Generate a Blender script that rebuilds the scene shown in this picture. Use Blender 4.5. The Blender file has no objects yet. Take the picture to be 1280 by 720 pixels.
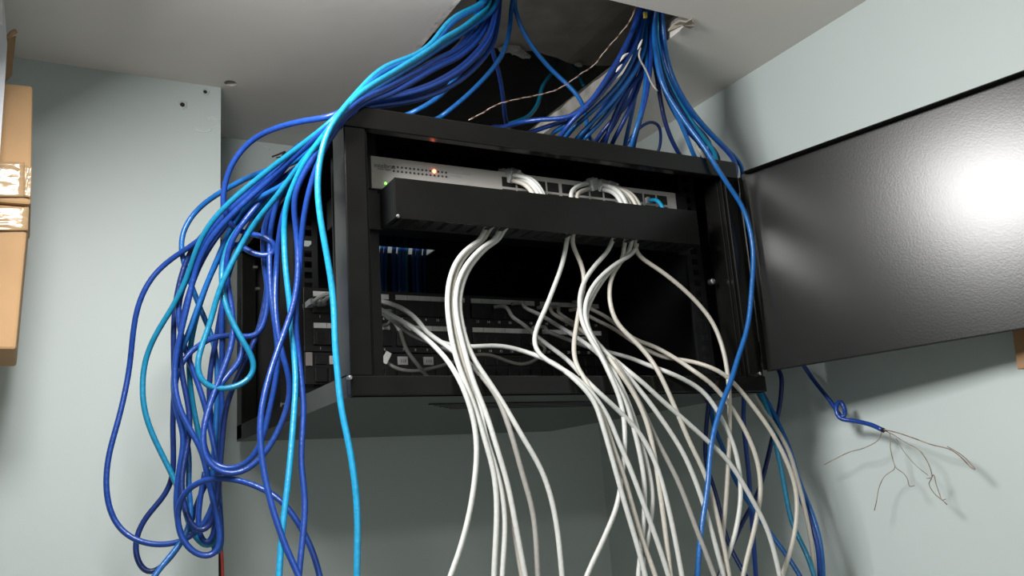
import bpy, bmesh, math, random
from mathutils import Vector, Matrix
random.seed(7)
S = bpy.context.scene
COL = S.collection
H = 1.70                      # lens height above the floor: geometry below is written relative to the lens
# ------------------------------------------------------------------ camera
F = 1116.18
PITCH, YAW, ROLL = .2262, -.5065, .0699
RM = Matrix.Rotation(YAW, 3, 'Z') @ Matrix.Rotation(PITCH, 3, 'X') @ Matrix.Rotation(ROLL, 3, 'Y')
def ray(u, v): return RM @ Vector(((u-640)/F, 1, -(v-360)/F))
def at(u, v, Y):
    r = ray(u, v); return r*(Y/r.y)
def atx(u, v, X):
    r = ray(u, v); return r*(X/r.x)
def atz(u, v, Z):
    r = ray(u, v); return r*(Z/r.z)
cam = bpy.data.cameras.new('camera'); cam.sensor_width = 36; cam.lens = 36*F/1280; cam.clip_start = .02
co = bpy.data.objects.new('camera', cam); COL.objects.link(co); S.camera = co
right, fwd, up = RM.col[0], RM.col[1], RM.col[2]
co.matrix_world = Matrix(((right.x, up.x, -fwd.x, 0), (right.y, up.y, -fwd.y, 0), (right.z, up.z, -fwd.z, H), (0, 0, 0, 1)))

# ------------------------------------------------------------------ materials
def mat(name, col, rough=.5, metal=0, noise=0, nscale=30, bump=0, bscale=200, spec=.5, coat=0, emis=None, estr=0, trans=0, col2=None, detail=4, coat_rough=.1):
    m = bpy.data.materials.new(name); m.use_nodes = True
    nt = m.node_tree; b = nt.nodes['Principled BSDF']
    b.inputs['Base Color'].default_value = (*col, 1); b.inputs['Roughness'].default_value = rough
    b.inputs['Metallic'].default_value = metal; b.inputs['Specular IOR Level'].default_value = spec
    b.inputs['Coat Weight'].default_value = coat; b.inputs['Coat Roughness'].default_value = coat_rough
    b.inputs['Transmission Weight'].default_value = trans
    if emis: b.inputs['Emission Color'].default_value = (*emis, 1); b.inputs['Emission Strength'].default_value = estr
    tc = nt.nodes.new('ShaderNodeTexCoord')
    if noise:
        n = nt.nodes.new('ShaderNodeTexNoise'); n.inputs['Scale'].default_value = nscale; n.inputs['Detail'].default_value = detail
        nt.links.new(tc.outputs['Object'], n.inputs['Vector'])
        r = nt.nodes.new('ShaderNodeValToRGB')
        c2 = col2 or tuple(c*(1-noise) for c in col)
        r.color_ramp.elements[0].color = (*c2, 1); r.color_ramp.elements[1].color = (*col, 1)
        r.color_ramp.elements[0].position = .35; r.color_ramp.elements[1].position = .65
        nt.links.new(n.outputs['Fac'], r.inputs['Fac']); nt.links.new(r.outputs['Color'], b.inputs['Base Color'])
    if bump:
        n2 = nt.nodes.new('ShaderNodeTexNoise'); n2.inputs['Scale'].default_value = bscale; n2.inputs['Detail'].default_value = 3
        nt.links.new(tc.outputs['Object'], n2.inputs['Vector'])
        bp = nt.nodes.new('ShaderNodeBump'); bp.inputs['Strength'].default_value = bump; bp.inputs['Distance'].default_value = .002
        nt.links.new(n2.outputs['Fac'], bp.inputs['Height']); nt.links.new(bp.outputs['Normal'], b.inputs['Normal'])
    return m
M = {}
M['wall'] = mat('wall_paint', (.54, .605, .595), .5, noise=.05, nscale=3, bump=.08, bscale=90)
M['ceil'] = mat('ceiling_paint', (.88, .835, .785), .85, noise=.07, nscale=5, bump=.1, bscale=60)
M['plaster'] = mat('broken_plaster', (.80, .76, .69), .9, noise=.25, nscale=60, bump=.5, bscale=120)
M['concrete'] = mat('slab_concrete', (.68, .60, .50), .95, noise=.35, nscale=14, bump=.5, bscale=80)
M['void'] = mat('plenum_dark', (.45, .46, .42), .95, noise=.3, nscale=8)
M['floor'] = mat('floor_tile', (.74, .71, .67), .5, noise=.1, nscale=6)
M['hole'] = mat('hole_dark', (.03, .025, .02), .9, noise=.3, nscale=50)
M['scuff'] = mat('scuff_white', (.74, .78, .77), .6, noise=.1, nscale=60)
M['dark_scuff'] = mat('scuff_dark', (.05, .05, .05), .8, noise=.2, nscale=60)
M['rack'] = mat('rack_black_paint', (.0065, .0064, .006), .22, noise=.3, nscale=25, bump=.015, bscale=420, spec=.27)
M['door'] = mat('door_black_paint', (.010, .0105, .010), .265, noise=.2, nscale=9, bump=.03, bscale=420, spec=.5)
M['inner'] = mat('rack_inner_black', (.008, .009, .009), .45, noise=.3, nscale=25, spec=.35)
M['switch'] = mat('switch_face_grey', (.44, .42, .40), .45, noise=.06, nscale=40)
M['port'] = mat('port_black', (.006, .006, .006), .4, noise=.2, nscale=90)
M['panel'] = mat('panel_black', (.012, .012, .012), .4, noise=.2, nscale=60)
M['label'] = mat('label_white', (.80, .78, .76), .6, noise=.15, nscale=60)
M['label_grey'] = mat('label_dull_grey', (.36, .32, .31), .6, noise=.15, nscale=60)  # darker grey than the white labels, for the end tag
M['print'] = mat('print_white', (.85, .85, .82), .6, noise=.1, nscale=60)
M['print_dark'] = mat('print_dark', (.05, .05, .055), .6, noise=.1, nscale=60)
M['steel'] = mat('screw_steel', (.62, .62, .6), .3, metal=1, noise=.1, nscale=200)
M['zinc'] = mat('pale_zinc', (.62, .66, .65), .5, noise=.12, nscale=40)
M['red_led'] = mat('led_red', (.9, .2, .08), .3, noise=.05, emis=(1, .16, .05), estr=14)
M['green_led'] = mat('led_green', (.2, .8, .1), .3, noise=.05, emis=(.2, 1, .08), estr=3)
M['card'] = mat('cardboard', (.47, .285, .14), .8, noise=.14, nscale=9, bump=.15, bscale=160)
M['card_dark'] = mat('cardboard_edge', (.33, .20, .10), .85, noise=.25, nscale=40)
M['tape'] = mat('packing_tape', (.45, .30, .16), .16, noise=.1, nscale=30, bump=.5, bscale=45, coat=.6)
M['clear'] = mat('clear_plastic', (.85, .87, .87), .08, trans=.55, noise=.05, nscale=80)
M['case'] = mat('grey_plastic', (.56, .58, .62), .4, noise=.06, nscale=12)
M['copper'] = mat('copper_pair', (.25, .13, .085), .4, noise=.5, nscale=160, col2=(.50, .43, .37))
M['red_brown'] = mat('brown_strand', (.22, .10, .07), .5, noise=.2, nscale=90)
M['pale_strand'] = mat('pale_strand', (.50, .46, .42), .5, noise=.2, nscale=90)
M['bare'] = mat('bare_wire', (.16, .11, .085), .45, noise=.4, nscale=90, col2=(.36, .29, .24))
M['wood'] = mat('brown_board', (.42, .24, .12), .6, noise=.3, nscale=14)
M['red'] = mat('red_jacket', (.42, .05, .04), .4, noise=.1, nscale=50)
M['black_jacket'] = mat('black_jacket', (.012, .012, .013), .4, noise=.1, nscale=50)
M['paper'] = mat('torn_paper', (.42, .37, .30), .9, noise=.3, nscale=80)
M['yellow'] = mat('yellow_tape', (.40, .29, .04), .5, noise=.15, nscale=50)
def jacket(name, c, rough=.32, d=.82): return mat(name, c, rough, noise=1-d, nscale=160, bump=.25, bscale=260, spec=.5)
M['cyan'] = jacket('jacket_cyan', (.010, .27, .50))
M['teal'] = jacket('jacket_teal', (.008, .20, .36))
M['mid'] = jacket('jacket_mid_blue', (.010, .115, .38))
M['royal'] = jacket('jacket_royal_blue', (.010, .050, .27))
M['navy'] = jacket('jacket_navy', (.008, .028, .15))
M['grey'] = jacket('jacket_grey', (.52, .53, .51), .42, .93)
M['beige'] = jacket('jacket_beige_grey', (.46, .435, .385), .42, .93)
M['dim'] = jacket('jacket_dull_grey', (.30, .29, .27), .5, .93)

# ------------------------------------------------------------------ mesh helpers (coordinates relative to the lens)
def box(bm, x0, x1, y0, y1, z0, z1, bev=0):
    r = bmesh.ops.create_cube(bm, size=1)
    vs = r['verts']
    for v in vs:
        v.co = Vector((x0 if v.co.x < 0 else x1, y0 if v.co.y < 0 else y1, z0 if v.co.z < 0 else z1))
    if bev:
        es = list({e for v in vs for e in v.link_edges})
        bmesh.ops.bevel(bm, geom=es, offset=bev, segments=2, affect='EDGES', profile=.5)
def hexa(bm, pts, bev=0):
    "eight corners: bottom four (ccw), top four (ccw)"
    v = [bm.verts.new(p) for p in pts]
    for f in ((3, 2, 1, 0), (4, 5, 6, 7), (0, 1, 5, 4), (1, 2, 6, 5), (2, 3, 7, 6), (3, 0, 4, 7)):
        bm.faces.new([v[i] for i in f])
    if bev:
        es = list({e for q in v for e in q.link_edges})
        bmesh.ops.bevel(bm, geom=es, offset=bev, segments=2, affect='EDGES', profile=.5)
def cyl(bm, p, axis, r, h, n=16, r2=None):
    q = Vector(axis).normalized().to_track_quat('Z', 'Y').to_matrix().to_4x4()
    m = Matrix.Translation(Vector(p)+Vector(axis).normalized()*h/2) @ q
    bmesh.ops.create_cone(bm, cap_ends=True, segments=n, radius1=r, radius2=r if r2 is None else r2, depth=h, matrix=m)
def tube(bm, pts, r, n=9, rfun=None):
    P = [Vector(p) for p in pts]
    T = [(P[min(i+1, len(P)-1)]-P[max(i-1, 0)]).normalized() for i in range(len(P))]
    nrm = T[0].orthogonal().normalized(); rings = []
    for i, p in enumerate(P):
        nrm = (nrm - T[i]*nrm.dot(T[i])).normalized(); bn = T[i].cross(nrm)
        rr = rfun(i) if rfun else r
        rings.append([bm.verts.new(p + (nrm*math.cos(2*math.pi*k/n) + bn*math.sin(2*math.pi*k/n))*rr) for k in range(n)])
    for a, b in zip(rings, rings[1:]):
        for k in range(n):
            f = bm.faces.new((a[k], a[(k+1) % n], b[(k+1) % n], b[k])); f.smooth = True
    bm.faces.new(rings[0][::-1]); bm.faces.new(rings[-1])
def B(): return bmesh.new()
def tagit(o, label, cat, group=None):
    o['label'] = label; o['category'] = cat
    if group: o['group'] = group
    return o
def obj(name, bm, m, parent=None, origin=None, smooth=None):
    bmesh.ops.recalc_face_normals(bm, faces=bm.faces)
    if origin is None:
        if parent: origin = Vector(parent['_o'])
        else:
            xs = [v.co for v in bm.verts]
            lo = Vector((min(c.x for c in xs), min(c.y for c in xs), min(c.z for c in xs)))
            hi = Vector((max(c.x for c in xs), max(c.y for c in xs), max(c.z for c in xs)))
            origin = Vector(((lo.x+hi.x)/2, (lo.y+hi.y)/2, lo.z))
    origin = Vector(origin)
    for v in bm.verts: v.co -= origin
    me = bpy.data.meshes.new(name); bm.to_mesh(me); bm.free()
    for k in (m if isinstance(m, (list, tuple)) else [m]): me.materials.append(M[k])
    o = bpy.data.objects.new(name, me); COL.objects.link(o)
    o['_o'] = tuple(origin)
    if parent:
        o.parent = parent; po = Vector(parent['_o']); o.location = origin-po
    else: o.location = origin+Vector((0, 0, H))
    return o
def thing(name, loc, label, cat, group=None):
    o = bpy.data.objects.new(name, None); COL.objects.link(o); o.empty_display_size = .05
    o['_o'] = tuple(loc); o.location = Vector(loc)+Vector((0, 0, H))
    return tagit(o, label, cat, group)
def struct(name, bm, m):
    o = obj(name, bm, m); o['kind'] = 'structure'; return o
def text_bm(s, size, pos, align='LEFT', depth=.0002):
    "lettering that faces the front (-Y) with its baseline start at pos"
    cu = bpy.data.curves.new('lettering', 'FONT'); cu.body = s; cu.size = size; cu.align_x = align; cu.extrude = depth; cu.resolution_u = 2
    to = bpy.data.objects.new('lettering_source', cu); COL.objects.link(to)
    bpy.context.view_layer.update()
    me = bpy.data.meshes.new_from_object(to.evaluated_get(bpy.context.evaluated_depsgraph_get()))
    bpy.data.objects.remove(to); bpy.data.curves.remove(cu)
    bm = B(); bm.from_mesh(me); bpy.data.meshes.remove(me)
    for v in bm.verts: v.co = Vector((pos[0]+v.co.x, pos[1]-v.co.z, pos[2]+v.co.y))
    return bm
def join(bm, other):
    me = bpy.data.meshes.new('tmp'); other.to_mesh(me); other.free(); bm.from_mesh(me); bpy.data.meshes.remove(me)

# ------------------------------------------------------------------ cable helper
def smooth_path(P, step=.005, it=10):
    "Catmull-Rom through P, resampled evenly, lightly relaxed"
    P = [Vector(p) for p in P]
    Q = [P[0]*2-P[1]] + P + [P[-1]*2-P[-2]]
    out = []
    for i in range(1, len(Q)-2):
        p0, p1, p2, p3 = Q[i-1:i+3]
        t0 = 0; t1 = t0+max((p1-p0).length, 1e-5)**.5; t2 = t1+max((p2-p1).length, 1e-5)**.5; t3 = t2+max((p3-p2).length, 1e-5)**.5
        for k in range(16):
            t = t1+(t2-t1)*k/16
            a1 = p0*((t1-t)/(t1-t0))+p1*((t-t0)/(t1-t0)); a2 = p1*((t2-t)/(t2-t1))+p2*((t-t1)/(t2-t1)); a3 = p2*((t3-t)/(t3-t2))+p3*((t-t2)/(t3-t2))
            b1 = a1*((t2-t)/(t2-t0))+a2*((t-t0)/(t2-t0)); b2 = a2*((t3-t)/(t3-t1))+a3*((t-t1)/(t3-t1))
            out.append(b1*((t2-t)/(t2-t1))+b2*((t-t1)/(t2-t1)))
    out.append(P[-1])
    D = [0]
    for a, b in zip(out, out[1:]): D.append(D[-1]+(b-a).length)
    n = max(4, int(D[-1]/step)); R = []; j = 0
    for i in range(n+1):
        d = D[-1]*i/n
        while j < len(D)-2 and D[j+1] < d: j += 1
        w = (d-D[j])/max(D[j+1]-D[j], 1e-9); R.append(out[j].lerp(out[j+1], min(max(w, 0), 1)))
    for _ in range(it):
        R = [R[0]] + [R[i]*.5+(R[i-1]+R[i+1])*.25 for i in range(1, len(R)-1)] + [R[-1]]
    return R
def path3(pts):
    """pts: (u,v) or (u,v,Y) sight lines with depth filled in between, or Vector for a fixed place"""
    n = len(pts); res = [None]*n; ys = [None]*n
    for i, p in enumerate(pts):
        if isinstance(p, Vector): ys[i] = p.y
        elif len(p) == 3: ys[i] = p[2]
    known = [i for i in range(n) if ys[i] is not None]
    def uvd(a, b):
        A, C = pts[a], pts[b]
        if isinstance(A, Vector) or isinstance(C, Vector): return 20.
        return math.hypot(A[0]-C[0], A[1]-C[1])
    for a, b in zip(known, known[1:]):
        tot = sum(uvd(i, i+1) for i in range(a, b)) or 1; s = 0
        for i in range(a+1, b):
            s += uvd(i-1, i); ys[i] = ys[a]+(ys[b]-ys[a])*s/tot
    for i in range(n):
        if ys[i] is None: ys[i] = ys[known[0]] if i < known[0] else ys[known[-1]]
        res[i] = pts[i] if isinstance(pts[i], Vector) else at(pts[i][0], pts[i][1], ys[i])
    return res
V = Vector
def cable(pts, m, r, label, group=None, name='network_cable', cat='cable', it=10, raw=None):
    P = list(raw or path3(pts)); c = RM.transposed() @ P[-1]
    if 360-F*c.z/c.y > 728:       # still falling where it leaves the view
        d = P[-1]-P[-2]; d.normalize(); q = P[-1]+V((d.x*.05, d.y*.05, -.09)); P += [q, q+V((d.x*.03, d.y*.03, -.16-.06*random.random()))]
    P = smooth_path(P, it=it)
    bm = B(); tube(bm, P, r)
    o = obj(name, bm, m); tagit(o, label, cat, group)
    return o, P

# ================================================================== ROOM
K = 1.03
XR, ZC, YP, XP, YB = .9384*K, .5937*K, 1.2194*K, .2241*K, 1.3969*K
XL, YF = -2.4, -2.6
ZF = -H
# ceiling board with the cut-out and the little drill hole
hx0, hx1, hy0, hy1 = .4585, .777, .838, 1.372
TH = .022
def ceil_z(bm):
    hole = atz(288, 104, ZC); cx, cy, cr = hole.x, hole.y, .0088
    xs = [XL, cx-.03, cx+.03, hx0, hx1, XR]; ys = [YF, hy0, cy-.03, cy+.03, hy1, YB]
    ys = sorted(ys)
    for i in range(len(xs)-1):
        for j in range(len(ys)-1):
            x0, x1, y0, y1 = xs[i], xs[i+1], ys[j], ys[j+1]
            if x0 >= hx0-1e-6 and x1 <= hx1+1e-6 and y0 >= hy0-1e-6 and y1 <= hy1+1e-6: continue
            if abs(x0-(cx-.03)) < 1e-6 and abs(y0-(cy-.03)) < 1e-6:
                n = 32; lo = []; hi = []
                for k in range(n):
                    a = 2*math.pi*k/n; dx, dy = math.cos(a), math.sin(a); s = .03/max(abs(dx), abs(dy))
                    lo.append((bm.verts.new((cx+dx*s, cy+dy*s, ZC)), bm.verts.new((cx+dx*cr, cy+dy*cr, ZC)), bm.verts.new((cx+dx*cr, cy+dy*cr, ZC+.012))))
                for k in range(n):
                    a, b = lo[k], lo[(k+1) % n]
                    bm.faces.new((a[0], b[0], b[1], a[1])); f = bm.faces.new((a[1], b[1], b[2], a[2])); f.material_index = 1
                f = bm.faces.new([q[2] for q in lo]); f.material_index = 2
                continue
            bm.faces.new([bm.verts.new(p) for p in ((x0, y0, ZC), (x1, y0, ZC), (x1, y1, ZC), (x0, y1, ZC))])
    # broken edge faces of the cut-out, a little uneven
    def edge(a, b, n=26):
        prev = None
        for k in range(n+1):
            p = V(a).lerp(V(b), k/n); q = p+V((0, 0, TH+random.uniform(-.003, .003)))
            cur = (bm.verts.new(p), bm.verts.new(q))
            if prev:
                f = bm.faces.new((prev[0], cur[0], cur[1], prev[1])); f.material_index = 1
            prev = cur
    edge((hx0, hy0, ZC), (hx1, hy0, ZC)); edge((hx1, hy0, ZC), (hx1, hy1, ZC)); edge((hx1, hy1, ZC), (hx0, hy1, ZC)); edge((hx0, hy1, ZC), (hx0, hy0, ZC))
    prev = None
    for k in range(41):
        y = hy0+(hy1-hy0)*k/40; w = .0065+random.uniform(-.002, .002)
        cur = (bm.verts.new((hx0-w, y, ZC-.0004)), bm.verts.new((hx0+.0005, y, ZC-.0008)))
        if prev: f = bm.faces.new((prev[0], prev[1], cur[1], cur[0])); f.material_index = 1
        prev = cur
    # upper face of the board
    m = .25
    for x0, x1, y0, y1 in ((hx0-m, hx0, hy0-m, hy1+m), (hx1, hx1+m, hy0-m, hy1+m), (hx0, hx1, hy0-m, hy0), (hx0, hx1, hy1, hy1+m)):
        f = bm.faces.new([bm.verts.new(p) for p in ((x0, y0, ZC+TH+.004), (x1, y0, ZC+TH+.004), (x1, y1, ZC+TH+.004), (x0, y1, ZC+TH+.004))]); f.material_index = 1
bm = B(); ceil_z(bm); bmesh.ops.remove_doubles(bm, verts=bm.verts, dist=1e-5)
struct('ceiling', bm, ['ceil', 'plaster', 'hole'])
# space above the board: concrete slab with a ragged end and the dark void
SZ = .712
bm = B()
n = 34; top = []; bot = []
for k in range(n+1):
    x = .30+.75*k/n
    y = 1.168 + .006*math.sin(k*.9)+random.uniform(-.004, .004)
    bot.append(bm.verts.new((x, y, SZ+random.uniform(0, .004)))); top.append(bm.verts.new((x, y+random.uniform(-.01, .01), SZ+.05)))
nb = [bm.verts.new((.30+.75*k/n, .55, SZ)) for k in range(n+1)]
for k in range(n):
    bm.faces.new((nb[k], nb[k+1], bot[k+1], bot[k])); bm.faces.new((bot[k], bot[k+1], top[k+1], top[k]))
# chips of pale plaster along the end
for (u, v, s) in ((631, 62, .010), (640, 60, .013), (650, 66, .012), (656, 70, .009), (723, 81, .007)):
    p = atz(u, v, SZ-.001)
    r = bmesh.ops.create_icosphere(bm, subdivisions=2, radius=s, matrix=Matrix.Translation(p) @ Matrix.Diagonal((1.3, .8, .35, 1)))
    for q in r['verts']:
        q.co += V((random.uniform(-1, 1), random.uniform(-1, 1), random.uniform(-1, 1)))*s*.18
        for f in q.link_faces: f.material_index = 1
struct('trim_1', bm, ['concrete', 'plaster'])
bm = B()
def quad(bm, *p, mi=0):
    f = bm.faces.new([bm.verts.new(q) for q in p]); f.material_index = mi
zt = 1.15; x0, x1, y0, y1 = .20, 1.03, .54, 1.64
quad(bm, (x0, y0, zt), (x1, y0, zt), (x1, y1, zt), (x0, y1, zt))
for a, b in (((x0, y0), (x1, y0)), ((x1, y0), (x1, y1)), ((x1, y1), (x0, y1)), ((x0, y1), (x0, y0))):
    quad(bm, (*a, ZC+TH+.006), (*b, ZC+TH+.006), (*b, zt), (*a, zt))
struct('trim_2', bm, ['void'])
# walls
def wall_rect(name, *p):
    bm = B(); quad(bm, *p); return struct(name, bm, ['wall'])
# left pier wall: face, return and the marks on it
bm = B()
quad(bm, (XL, YP, ZF), (XP, YP, ZF), (XP, YP, ZC), (XL, YP, ZC))
quad(bm, (XP, YP, ZF), (XP, YB, ZF), (XP, YB, ZC), (XP, YP, ZC))
def scratch(bm, uv, r, mi):
    P = smooth_path([at(u, v, YP-.0003) for u, v in uv], step=.002, it=1)
    b2 = B(); tube(b2, P, r, 6)
    for f in b2.faces: f.material_index = mi
    join(bm, b2)
scratch(bm, [(243, 161), (250, 164), (258, 164.5), (264, 163)], .0009, 1)
scratch(bm, [(258, 149), (260, 147), (263, 148), (262, 151), (259, 150), (262, 146), (268, 147), (271, 150), (276, 150)], .0006, 1)
scratch(bm, [(240, 158), (252, 162), (262, 162), (270, 157), (275, 152)], .0004, 1)
struct('wall_left', bm, ['wall', 'scuff', 'dark_scuff'])
for u, v, r, lab in ((228, 131, .0042, 'lower left of the two small plug holes in the pale wall top corner'), (256.5, 115, .0034, 'upper right plug hole in the pale wall, close under the ceiling')):
    p = at(u, v, YP); bm = B()
    n = 20; A = []; 
    for k in range(n):
        a = 2*math.pi*k/n; w = 1+random.uniform(-.2, .25)
        d = V((math.cos(a), 0, math.sin(a)))
        A.append([bm.verts.new(p+d*r*1.75*w+V((0, -.0002, 0))), bm.verts.new(p+d*r*1.1+V((0, -.0016, 0))), bm.verts.new(p+d*r*.8+V((0, -.0006, 0)))])
    for k in range(n):
        a, b = A[k], A[(k+1) % n]
        bm.faces.new((a[0], b[0], b[1], a[1])); f = bm.faces.new((a[1], b[1], b[2], a[2]))
    f = bm.faces.new([q[2] for q in A]); f.material_index = 1
    tagit(obj('screw_hole', bm, ['wall', 'hole']), lab, 'hole')
# back wall with its faint scuffs
bm = B(); quad(bm, (XP, YB, ZF), (XR, YB, ZF), (XR, YB, ZC), (XP, YB, ZC))
for uv, r in (([(340, 196), (348, 193), (358, 189), (352, 195), (362, 194), (370, 190)], .0014), ([(345, 197), (356, 196), (366, 196)], .001)):
    P = smooth_path([at(u, v, YB-.0006) for u, v in uv], step=.003, it=1); b2 = B(); tube(b2, P, r, 6)
    for f in b2.faces: f.material_index = 2
    join(bm, b2)
P = smooth_path([at(u, v, YB-.0001) for u, v in ((328, 183), (333, 184), (337, 187))], step=.003, it=1); b2 = B(); tube(b2, P, .0008, 6)
for f in b2.faces: f.material_index = 1
join(bm, b2)
struct('wall_back', bm, ['wall', 'scuff', 'dark_scuff'])
wall_rect('wall_right', (XR, YB, ZF), (XR, YF, ZF), (XR, YF, ZC), (XR, YB, ZC))
wall_rect('wall_far_left', (XL, YF, ZF), (XL, YP, ZF), (XL, YP, ZC), (XL, YF, ZC))
wall_rect('wall_front', (XR, YF, ZF), (XL, YF, ZF), (XL, YF, ZC), (XR, YF, ZC))
bm = B(); quad(bm, (XL, YF, ZF), (XR, YF, ZF), (XR, YB, ZF), (XL, YB, ZF)); struct('floor', bm, ['floor'])
# scrap of torn board paper at the corner of the cut-out
bm = B()
c = atz(851, 30, ZC)
pts = [(846, 34), (838, 40), (835, 39), (842, 31), (850, 27), (858, 28), (865, 24), (866, 30), (870, 33), (862, 36), (855, 31), (849, 33)]
lo = []
for i, (u, v) in enumerate(pts):
    lo.append(atz(u, v, ZC-.0025-.004*(i % 3)/2))
vs = [bm.verts.new(p) for p in lo]; ve = [bm.verts.new(p+V((0, 0, .0022))) for p in lo]
cc = sum(lo, V())/len(lo); a = bm.verts.new(cc); b = bm.verts.new(cc+V((0, 0, .0022)))
N = len(vs)
for i in range(N):
    j = (i+1) % N
    bm.faces.new((vs[i], vs[j], a)); bm.faces.new((ve[j], ve[i], b)); bm.faces.new((vs[i], vs[j], ve[j], ve[i]))
tagit(obj('torn_paper', bm, 'paper'), 'scrap of torn board paper hanging at the corner of the ceiling cut-out', 'paper')

# ================================================================== RACK CABINET
X0, X1, Y0, Y1, Z0, Z1 = .2826, .8326, .852, 1.397, .105, .417
rack = thing('rack_cabinet', ((X0+X1)/2, (Y0+Y1)/2, Z0), 'black wall mounted rack cabinet with its front door swung open', 'rack')
bm = B()
SL0, SL1 = 1.350, 1.393
box(bm, X0, X1, Y0, SL0, Z1-.002, Z1); box(bm, X0, X1, SL1, Y1, Z1-.002, Z1)
for a, b in ((X0, .345), (.395, .445), (.605, X1)): box(bm, a, b, SL0, SL1, Z1-.002, Z1)
box(bm, X0-.001, X1+.0005, Y0-.001, Y0+.012, .3925, Z1+.0005, .0016)
box(bm, X0, X0+.002, Y0+.012, Y1, .392, Z1-.002); box(bm, X1-.002, X1, Y0+.012, Y1, .392, Z1-.002)
obj('top_panel', bm, 'rack', rack)
bm = B()
box(bm, X0, X1, Y0, Y1, Z0, Z0+.002)
box(bm, X0, X1+.002, Y0-.001, Y0+.012, Z0, .1255, .0014)
box(bm, X0, X0+.002, Y0+.012, Y1, Z0+.002, .128); box(bm, X1-.002, X1, Y0+.012, Y1, Z0+.002, .128)
for k in range(5):      # pressed ribs under the floor of the cabinet
    box(bm, .40+k*.012, .62+k*.012, .93+k*.012, .935+k*.012, Z0-.0012, Z0+.001, .0005)
obj('bottom_panel', bm, 'rack', rack)
for s, xa in ((1, X0), (-1, X1)):
    bm = B()
    def bx(a, b, *r, **k): box(bm, min(xa+s*a, xa+s*b), max(xa+s*a, xa+s*b), *r, **k)
    bx(0, .0235, Y0, Y0+.040, .1255, .3925, bev=.0012)
    bx(.0245, .0268, Y0+.004, Y0+.040, .1255, .3925, bev=.0006)
    bx(.0268, .0290, Y0+.010, Y0+.034, .1255, .3925, bev=.0006)
    obj('front_post', bm, 'rack', rack)
    bm = B()
    bx(0, .022, Y1-.034, Y1, Z0+.002, Z1-.002, bev=.001); bx(.022, .026, Y1-.020, Y1, Z0+.002, Z1-.002, bev=.0006)
    obj('rear_post', bm, 'rack', rack)
    for yy, nm in ((.908, 'front'), (1.146, 'rear')):
        bm = B()
        a, b = .0295, .0560
        bx(a, a+.008, yy, yy+.0016, .128, .412); bx(b-.008, b, yy, yy+.0016, .128, .412)
        z = .134
        if nm == 'front' and s == 1: bx(a+.008, b-.008, yy, yy+.0016, .128, .412); z = 1
        while z < .41:
            bx(a+.008, b-.008, yy, yy+.0016, z-.003, z+.003); z += .0148
        bx(a, a+.0016, yy+.0016, yy+.034, .128, .412, bev=.0003)
        # slotted side web
        bx(.012, a, yy+.028, yy+.030, .128, .412)
        obj('mounting_rail', bm, 'inner', rack)
bm = B(); box(bm, X1-.0016, X1, Y0+.040, Y1-.034, .128, .392); obj('side_panel', bm, 'inner', rack)
bm = B(); box(bm, X0+.022, X1-.022, Y1-.003, Y1, Z0+.002, Z1-.002); obj('back_panel', bm, 'inner', rack)
for xa in (.33, .76):
    bm = B(); box(bm, xa, xa+.04, Y1, YB-.0005, .14, .38, .001); obj('mounting_bracket', bm, 'rack', rack)
for u, v, Y in ((862, 308, .903), (890, 352, .880), (437, 472, .850), (949, 467, .850)):
    p = at(u, v, Y); bm = B(); cyl(bm, p+V((0, -.002, 0)), (0, 1, 0), .0042 if Y > .86 else .0022, .006, 14); bmesh.ops.create_uvsphere(bm, u_segments=12, v_segments=6, radius=.0036 if Y > .86 else .002, matrix=Matrix.Translation(p+V((0, -.002, 0))) @ Matrix.Diagonal((1, .5, 1, 1)))
    o = obj('screw', bm, 'steel', rack); o['label'] = 'bright steel screw'
for u, v, x in ((354, 506, X0+.0025), (338, 506, X0+.0025), (319, 334, X0+.004), (322, 361, X0+.004)):
    p = atx(u, v, x); bm = B(); cyl(bm, p-V((.003, 0, 0)), (1, 0, 0), .0028, .006, 12)
    o = obj('bolt', bm, 'steel', rack); o['label'] = 'dull steel bolt'
# the open door
PH = .234
dd = V((math.sin(PH), -math.cos(PH), 0)); nn = V((-math.cos(PH), -math.sin(PH), 0))
hz = V((X1+.0045, Y0+.002, 0))
zb, ztp, L = .1305, .3985, .515
def doorbox(bm, l0, l1, n0, n1, za, zb_, bev=0):
    def p(l, n_, z): return hz+dd*l+nn*n_+V((0, 0, z))
    hexa(bm, [p(l0, n0, za), p(l1, n0, za), p(l1, n1, za), p(l0, n1, za), p(l0, n0, zb_), p(l1, n0, zb_), p(l1, n1, zb_), p(l0, n1, zb_)], bev)
bm = B(); doorbox(bm, .004, L, -.0012, .0002, zb, ztp)
door = obj('door', bm, 'door', rack)
bm = B()
doorbox(bm, .012, L, .0004, .012, ztp-.0014, ztp, .0004); doorbox(bm, .012, L, .0004, .0035, zb, zb+.0014, .0004)
doorbox(bm, L-.0014, L, .0004, .012, zb+.0014, ztp-.0014, .0003); doorbox(bm, .004, .0055, .0004, .010, zb+.002, ztp-.006, .0003)
obj('door_lip', bm, 'rack', door)
for z in (.15, .375):
    bm = B(); cyl(bm, hz+V((-.001, -.001, z)), (0, 0, 1), .003, .02, 12); obj('hinge', bm, 'rack', door)

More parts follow.
